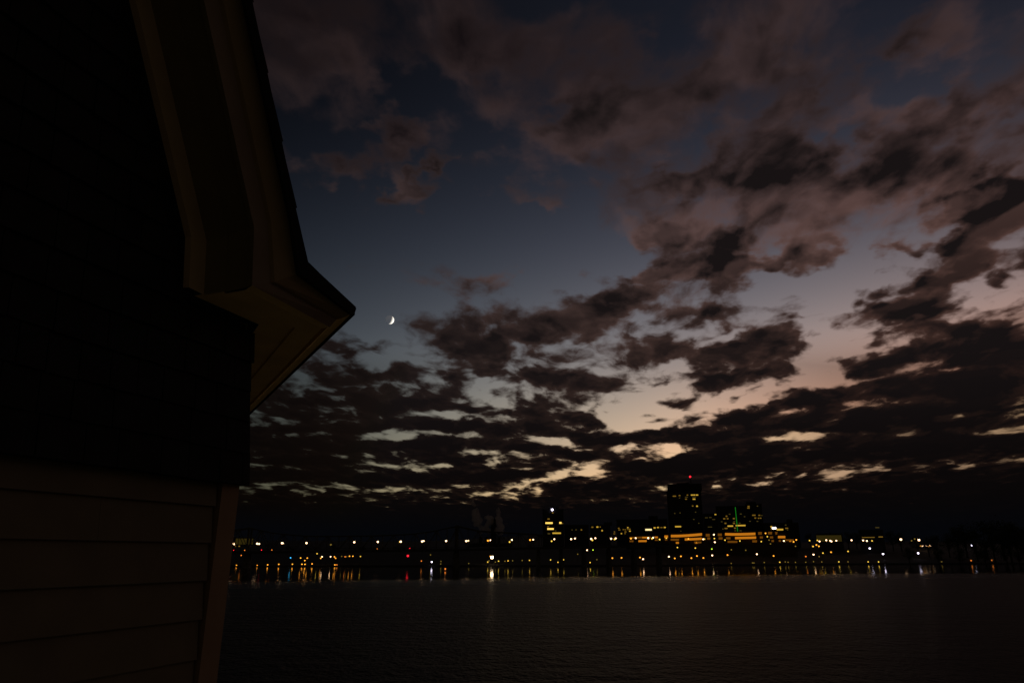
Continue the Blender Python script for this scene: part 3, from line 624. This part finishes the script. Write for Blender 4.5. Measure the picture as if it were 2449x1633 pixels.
def win(b, c, x, y, w, h, k, Y):
    px, py = X(c, x, y); w *= c[2]; h *= c[2]
    x0, x1, z0, z1 = plate(px - w / 2, px + w / 2, py - h / 2, py + h / 2, Y - .35)
    m = MB(); m.box(((x0 + x1) / 2, Y - .2, (z0 + z1) / 2), (x1 - x0, .3, z1 - z0)); return m.build("window", WIN[k], b)
def unlit(b, px0, px1, ys, Y):   # rows of dark glazing
    for yy in ys:
        x0, x1, z0, z1 = plate(px0, px1, yy - 1.1, yy + 1.1, Y - .3); m = MB(); m.box(((x0 + x1) / 2, Y - .12, (z0 + z1) / 2), (x1 - x0, .2, z1 - z0)); m.build("window_row", GLZ, b)
# slim tower behind the bridge
YA = 980
tA = building("apartment_tower", "slim dark tower with bright yellow floors and a white roof lamp", 1298, 1348, 1219, YA, 24, extra=((1313, 1337, 1212),))
unlit(tA, 1301, 1345, (1226, 1234, 1243, 1266), YA)
for x, y, w, h, k in ((412,850,112,26,'Y'),(590,848,34,28,'Y'),(435,942,100,26,'Y'),(532,1008,132,22,'y'),(405,787,34,18,'d'),(398,908,26,18,'d'),(470,690,24,18,'d'),(516,970,24,14,'f'),(410,1015,40,20,'f'),(620,856,20,16,'d')): win(tA, C3, x, y, w, h, k, YA)
pl = at(*X(C3, 462, 643), YA - 1); mb = MB(); mb.bar((pl.x, pl.y, pl.z - 2.5), (pl.x, pl.y, pl.z), .25); mb.cur = 1; mb.ball(pl, 1.5); mb.build("roof_lamp", [POST, G['b']], tA)
# the tallest tower
YB = 1150
tB = building("office_tower", "tallest dark office tower with a red beacon on its roof mast", 1598, 1681, 1175, YB, 48)
x0, x1, _, zt = plate(1596, 1678, 1157, 1172, YB); zb = at(1640, 1171, YB).z
cp = MB(); cp.box(((x0 + x1) / 2, YB + 24, (zt + zb) / 2), (x1 - x0, 50, zt - zb)); cp.build("crown_block", CONC, tB)
x0, x1, _, zt2 = plate(1618, 1648, 1153, 1160, YB); cp = MB(); cp.box(((x0 + x1) / 2, YB + 24, (zt2 + zt) / 2 + .2), (x1 - x0, 24, zt2 - zt)); cp.build("penthouse", CONC, tB)
bc = at(*X(C4, 543, 117), YB + 20); an = MB(); an.bar((bc.x + 1, bc.y, zt), (bc.x, bc.y, bc.z), .9, 6, .4); an.build("antenna", STEEL, tB)
an = MB(); an.ball(bc, 1.75); an.build("beacon", G['r'], tB)
unlit(tB, 1602, 1677, [1180 + 6.2 * i for i in range(14)], YB)
for x, y, w, h, k in ((365,380,46,15,'d'),(437,373,24,14,'d'),(437,405,18,12,'f'),(547,368,20,14,'d'),(533,396,40,12,'f'),(527,424,26,14,'d'),(610,369,30,16,'y'),(640,369,24,16,'y'),(678,370,34,16,'y'),(640,398,50,12,'f'),(638,426,36,16,'y'),(620,521,20,16,'d'),(680,524,22,18,'y'),(445,614,18,12,'f'),(370,620,18,12,'f'),(660,606,18,12,'f'),(635,706,20,12,'f'),(705,760,16,12,'f'),(417,804,84,18,'y'),(455,866,16,10,'f')): win(tB, C4, x, y, w, h, k, YB)
# low blocks left of the tall tower
YC = 1020
bC = building("office_block", "low wide dark block with a cream sign strip and window row", 1475, 1597, 1243, YC, 40, extra=((1553, 1575, 1233),))
for x, y, w, h, k in ((1500,930,24,18,'d'),(1510,955,30,14,'d'),(1575,950,26,12,'d'),(1605,952,22,12,'d'),(1643,920,20,18,'y'),(1645,948,20,14,'d'),(1672,944,26,18,'d'),(1676,975,26,16,'y'),(1606,986,28,16,'d'),(1542,1013,20,16,'y'),(1600,1013,18,14,'d'),(2062,926,30,22,'y'),(2114,921,30,18,'y'),(2168,922,32,14,'d'),(2220,921,30,18,'y')): win(bC, C3, x, y, w, h, k, YC)
m_ = win(bC, C3, 1968, 955, 100, 26, 's', YC); m_.name = "sign_strip"
bD2 = building("office_block", "small dark block with three yellow windows beside the slim tower", 1412, 1460, 1256, 1000, 30, extra=((1445, 1465, 1248),))
for x, y, w, h, k in ((1090,914,30,20,'d'),(1168,912,30,20,'y'),(1212,911,18,14,'d'),(1242,968,22,20,'y'),(1435,988,18,14,'d'),(1432,1018,26,12,'d')): win(bD2, C3, x, y, w, h, k, 1000)
bE = building("warehouse", "low dark building joined to the slim tower's side with faint orange windows", 1350, 1408, 1256, 990, 30)
for x, y, w, h, k in ((918,957,22,20,'d'),(835,955,24,14,'f'),(772,957,20,12,'f')): win(bE, C3, x, y, w, h, k, 990)
# cluster behind the museum
YD = 1080
bF = building("office_block", "stepped dark block just beyond the tallest tower with one lit top corner", 1684, 1724, 1229, YD, 40)
for x, y, w, h, k in ((965,638,84,14,'y'),(810,681,40,10,'f'),(866,678,34,12,'f'),(912,706,40,10,'f'),(985,734,22,12,'f'),(860,810,60,10,'f')): win(bF, C4, x, y, w, h, k, YD)
unlit(bF, 1686, 1722, [1234 + 5 * i for i in range(9)], YD)
bG = building("office_block", "wide glassy block with many small yellow windows behind the green mast", 1715, 1790, 1211, 1060, 40)
unlit(bG, 1717, 1788, [1217 + 5 * i for i in range(11)], 1060)
for x, y, w, h, k in ((1090,660,22,18,'d'),(1058,694,28,18,'d'),(1106,694,22,16,'d'),(1192,694,26,18,'d'),(1133,632,24,12,'f'),(1288,632,26,14,'f'),(1340,670,20,12,'f'),(1022,735,22,12,'f'),(1075,758,26,18,'d'),(1194,759,28,18,'d'),(1272,758,24,14,'f'),(1198,732,24,10,'f'),(1143,797,78,18,'y'),(1285,791,136,18,'y'),(1084,829,42,16,'d'),(1208,826,26,16,'d'),(1040,836,18,12,'f'),(1212,862,24,12,'f'),(1286,863,30,12,'f'),(1415,734,22,12,'f')): win(bG, C4, x, y, w, h, k, 1060)
bH = building("hotel_tower", "dark tower with a narrow penthouse and pairs of yellow windows", 1787, 1826, 1206, 1090, 36, extra=((1789, 1813, 1199),))
for x, y, w, h, k in ((1396,524,28,18,'d'),(1394,546,34,16,'d'),(1520,521,18,12,'f'),(1470,647,46,16,'d'),(1546,649,26,14,'d'),(1580,652,18,12,'f'),(1490,686,24,16,'d'),(1536,689,20,14,'d'),(1564,689,22,14,'d'),(1520,732,24,12,'f')): win(bH, C4, x, y, w, h, k, 1090)
bI = building("office_block", "low dark block carrying the bright white sign", 1828, 1912, 1251, 1040, 40, extra=((1884, 1898, 1241),))
m_ = win(bI, C4, 1750, 825, 58, 26, 'S', 1040); m_.name = "white_sign"
for x, y, w, h, k in ((1712,806,24,20,'y'),(1716,838,22,14,'d'),(1832,846,92,22,'y'),(1912,784,22,14,'f'),(1926,829,40,16,'d'),(1938,852,20,10,'f')): win(bI, C4, x, y, w, h, k, 1040)
# the green light mast
mt = thing("light_mast", "tall thin mast lit bright green above the museum roof", "mast", at(1764.5, 1271, 900))
a, b = at(1764.2, 1271, 900), at(1758.4, 1212, 900); mb = MB(); mb.bar(a, b, .55, 8, .45); mb.build("light_tube", glow("green_tube", (.01, .30, .015), .5), mt)
mb = MB(); mb.bar((a.x, a.y, ground(a.x, 900) - 1), (a.x, a.y, a.z), .5, 8); mb.build("mast_foot", STEEL, mt)
# museum with curved lit galleries
YM = 850
mus = thing("museum", "long curved museum with three bands of glowing orange galleries", "museum", (at(1700, 1290, YM).x, YM, ground(at(1700, 1290, YM).x, YM)))
def curve_slab(c, xs_, ys_, h, k, name, parent, dep, Yc=0.0, dpt=.5):
    top, bot, tb_, bb = [], [], [], []; n_ = 14
    for i in range(n_ + 1):
        t = i / n_; x = xs_[0] + (xs_[1] - xs_[0]) * t; y = np.interp(t, [0, .25, .5, .75, 1], ys_)
        px, py = X(c, x, y); Y = YM - 1.0 + dep * (2 * t - 1) ** 2 + Yc
        top.append(at(px, py - h * c[2] / 2, Y)); bot.append(at(px, py + h * c[2] / 2, Y)); tb_.append(top[-1] + Vector((0, dpt, 0))); bb.append(bot[-1] + Vector((0, dpt, 0)))
    m = MB(); m.strip(bot, top); m.strip(top, tb_); m.strip(bb, bot); m.strip(tb_, bb); return m.build(name, k, parent)
MUSW = mat("museum_stone", (.030, .024, .018), .9, .2, .05)
for c, xa, xb, yt, yb, nm in ((C3,1650,2010,1045,1185,"gallery_wing"),(C4,215,305,905,1040,"gallery_wing"),(C4,312,760,888,1060,"gallery_wing"),(C4,770,1050,900,1050,"gallery_wing"),(C4,1056,1505,872,1060,"gallery_wing"),(C4,1512,1660,880,1050,"gallery_wing"),(C4,1665,1925,890,1060,"gallery_wing"),(C4,1925,2080,980,1070,"gallery_wing")):
    ym = (yt + yb) / 2; curve_slab(c, (xa, xb), [ym] * 5, yb - yt, MUSW, nm, mus, 4.0, 1.6, 16.0)
for c, xa, xb, yt in ((C3,1650,2010,1180),(C4,215,1050,1035),(C4,1056,2080,1045)):
    curve_slab(c, (xa, xb), [(yt + 1260) / 2] * 5, 1260 - yt, MUSW, "podium", mus, 4.0, 2.4, 12.0)
for c, xa, xb, ys_, h, k in ((C3,1668,2000,[1082,1079,1077,1076,1074],24,'p'),(C3,1790,1990,[1077]*5,22,'o'),(C3,1672,1700,[1080]*5,20,'p'),(C3,1672,1735,[1133]*5,26,'p'),(C3,1785,1945,[1133,1132,1131,1131,1130],28,'o'),(C3,2065,2112,[1073]*5,24,'o'),(C3,2068,2110,[1115]*5,22,'p'),
        (C4,226,282,[944]*5,34,'o'),(C4,232,272,[985]*5,26,'p'),(C4,318,748,[936,935,930,922,912],34,'o'),(C4,315,438,[986,986,987,987,986],26,'p'),(C4,468,745,[984,982,980,977,973],30,'o'),(C4,385,430,[1030]*5,26,'o'),(C4,630,740,[1024]*5,24,'p'),(C4,650,695,[1028]*5,24,'o'),
        (C4,802,862,[924]*5,36,'p'),(C4,820,868,[970]*5,30,'p'),(C4,962,1024,[918]*5,34,'p'),(C4,975,1034,[968]*5,30,'p'),(C4,1070,1490,[910,913,912,909,905],34,'o'),(C4,1084,1146,[966]*5,28,'p'),(C4,1168,1500,[964,963,961,959,957],32,'o'),(C4,1105,1262,[1016]*5,26,'p'),(C4,1448,1512,[1008]*5,30,'p'),
        (C4,1530,1588,[898]*5,36,'p'),(C4,1548,1602,[955]*5,28,'p'),(C4,1668,1722,[895]*5,34,'p'),(C4,1764,1798,[897]*5,34,'p'),(C4,1694,1740,[954]*5,28,'p'),(C4,1786,1905,[950]*5,32,'o'),(C4,1714,1750,[1004]*5,26,'p'),(C4,1810,1848,[1002]*5,24,'p'),(C4,1905,2040,[992]*5,22,'p'),(C4,1958,1995,[1000]*5,30,'o')):
    curve_slab(c, (xa, xb), ys_, h, WIN[k], "gallery_band", mus, 4.0, -.3, .5)
# halls at both ends; wide wall panels emit faintly in place of floodlight
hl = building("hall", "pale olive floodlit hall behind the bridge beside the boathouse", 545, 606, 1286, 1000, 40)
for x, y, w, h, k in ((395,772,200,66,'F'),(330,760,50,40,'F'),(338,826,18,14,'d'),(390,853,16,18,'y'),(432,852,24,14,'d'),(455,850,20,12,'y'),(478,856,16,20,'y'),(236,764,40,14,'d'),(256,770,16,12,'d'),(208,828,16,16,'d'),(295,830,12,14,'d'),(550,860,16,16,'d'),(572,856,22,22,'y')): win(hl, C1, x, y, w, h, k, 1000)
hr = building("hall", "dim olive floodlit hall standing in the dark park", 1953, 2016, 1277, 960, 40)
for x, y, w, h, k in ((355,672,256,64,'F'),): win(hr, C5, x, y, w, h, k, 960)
pv = building("pavilion", "dark flat roofed pavilion with a thin amber strip light", 2055, 2114, 1268, 950, 30)
for x, y, w, h, k in ((758,661,130,7,'d'),(850,562,40,10,'f'),(884,657,44,10,'d')): win(pv, C5, x, y, w, h, k, 950)
# plant with stack and steam
pw = building("power_plant", "dark low power plant behind the bridge with one tall chimney", 1120, 1225, 1300, 1050, 50)
cc = at(*X(C2, 1085, 520), 1050); mb = MB(); mb.bar((cc.x, 1050, ground(cc.x, 1050)), (cc.x, 1050, cc.z), 4.6, 14, 3.8); mb.build("chimney", CONC, pw)
for px in (1149, 1163, 1193):
    q_ = at(px, 1283, 1045); mb = MB(); mb.bar((q_.x, 1046, ground(q_.x, 1046)), (q_.x, 1046, q_.z), 2.6, 12, 2.2); mb.build("vent_stack", CONC, pw)
vm = bpy.data.materials.new("steam_volume"); vm.use_nodes = True; nt = vm.node_tree; nt.nodes.clear(); pvn = nt.nodes.new('ShaderNodeVolumePrincipled'); vo = nt.nodes.new('ShaderNodeOutputMaterial')
pvn.inputs['Color'].default_value = (.98, .88, .80, 1); pvn.inputs['Density'].default_value = .10; nt.links.new(pvn.outputs[0], vo.inputs['Volume'])
def plume(path, label):
    import mathutils
    bm = bmesh.new(); r0 = bmesh.ops.create_icosphere(bm, subdivisions=1, radius=1); bm.free()
    mbv = bpy.data.metaballs.new("steam_plume"); mbv.resolution = 3.0; mbv.render_resolution = 3.0; mbv.threshold = .3
    for x, y, w in path:
        c = at(*X(C2, x, y), 1045)
        for _ in range(3):
            e = mbv.elements.new(); e.co = c + Vector((random.uniform(-1, 1) * w * .5, random.uniform(-3, 3), random.uniform(-4, 4))); e.radius = w * random.uniform(.4, .85)
    tmp = bpy.data.objects.new("tmp", mbv); COL.objects.link(tmp); dg = bpy.context.evaluated_depsgraph_get(); me = bpy.data.meshes.new_from_object(tmp.evaluated_get(dg))
    bpy.data.objects.remove(tmp); bpy.data.metaballs.remove(mbv); me.name = "steam_plume"; me.materials.clear(); me.materials.append(vm)
    o = bpy.data.objects.new("steam_plume", me); COL.objects.link(o); tag(o, label, "steam plume", "steam plumes over the power plant")
plume([(935,660,7),(925,620,8.5),(912,580,9),(905,540,9),(895,500,8.5),(885,455,7.5),(878,410,6.5),(868,370,6),(855,330,5.5),(842,300,4.5)], "tallest thin steam plume leaning towards the boathouse")
plume([(1010,670,7.5),(1012,640,8.5),(1015,610,9),(1028,575,8.5),(1034,545,8),(1022,515,7),(1010,490,5)], "short rounded steam plume between the other two")
plume([(1170,660,8.5),(1160,625,10),(1162,590,9.5),(1150,550,9),(1158,515,7.5),(1135,480,6.5),(1125,445,6),(1120,415,5)], "wavy steam plume beside the tall chimney")

# ------------------------------------------------------------------ trees on the right bank
LEAF = mat("night_foliage", (.028, .034, .016), .9, .4, .5); BARK = mat("bark", (.03, .024, .018), .95, .3, 1.0)
def tree_meshes(seed, h, w):
    R = random.Random(seed); tr_ = MB(); tr_.bar((0, 0, 0), (0, 0, h * .45), h * .028, 7, h * .016)
    lf = MB(); cl = []
    for i in range(16):
        a = R.uniform(0, 6.28); rr_ = w * R.uniform(.15, .8); zc = h * R.uniform(.38, .93); k_ = math.sin(math.pi * min(1, max(0, (zc / h - .25) / .85))) ; c = Vector((math.cos(a) * rr_ * k_, math.sin(a) * rr_ * k_, zc)); cl.append(c)
        tr_.bar((0, 0, h * R.uniform(.25, .45)), c, h * .010, 5, h * .003)
    cl.append(Vector((0, 0, h * .95)))
    for c in cl:
        cr_ = w * R.uniform(.22, .42)
        for _ in range(70):
            p = c + Vector((R.gauss(0, .5), R.gauss(0, .5), R.gauss(0, .42))) * cr_
            u = Vector((R.uniform(-1, 1), R.uniform(-1, 1), R.uniform(-1, 1))).normalized(); v_ = u.orthogonal().normalized(); s_ = w * R.uniform(.03, .065)
            lf.add([p - u * s_, p - v_ * s_ * .6, p + u * s_, p + v_ * s_ * .6], [(0, 1, 2, 3)])
    return tr_, lf
protos = []
for sd_, h, w in ((1, 13, 5.5), (2, 16, 7.0), (3, 11, 4.2)):
    a, b = tree_meshes(sd_, h, w); t_ = a.build("trunk", BARK); c_ = b.build("crown", LEAF); protos.append((h, t_.data, c_.data)); bpy.data.objects.remove(t_); bpy.data.objects.remove(c_)
tl = [(2300,1256,900),(2345,1249,880),(2385,1247,870),(2420,1252,880),(2446,1262,860),(2282,1262,910),(2262,1276,900),(2235,1281,890),(2325,1268,850),(2365,1265,840),(2405,1266,840),(2440,1275,840),
      (2215,1284,900),(2190,1283,940),(2150,1274,990),(2130,1270,990),(2100,1276,1010),(2075,1272,1000),(2045,1274,1020),(2025,1272,1010),(1985,1274,1030),(1960,1276,1020),(1935,1275,1010),(2290,1310,800),(2350,1305,800),(2400,1300,810),(2430,1308,800),(2240,1312,800),(2170,1310,800),(1900,1305,900),
      (640,1300,800),(690,1302,810),(740,1304,800),(800,1303,820),(870,1304,800),(950,1305,810),(1010,1304,800)]
for i, (px, py, Y) in enumerate(sorted(tl)):
    h, tm_, cm_ = protos[i % 3]; top = at(px, py, Y); gz = ground(top.x, top.y) - .3; H = max(6, top.z - gz); sc = H / h
    o = thing("tree", "", "tree", (top.x, top.y, gz), "dark trees on the far bank"); o.scale = (sc * random.uniform(.95, 1.25),) * 2 + (sc,); o.rotation_euler[2] = random.uniform(0, 6)
    where = "behind the bridge" if px < 1200 else "on the park bank past the museum"; idx = i if px < 1200 else i - 7
    o['label'] = f"dark leafy tree {where}, {ORD[idx]} from boathouse"
    for nm, me in (("trunk", tm_), ("crown", cm_)):
        c_ = bpy.data.objects.new(nm, me); COL.objects.link(c_); c_.parent = o
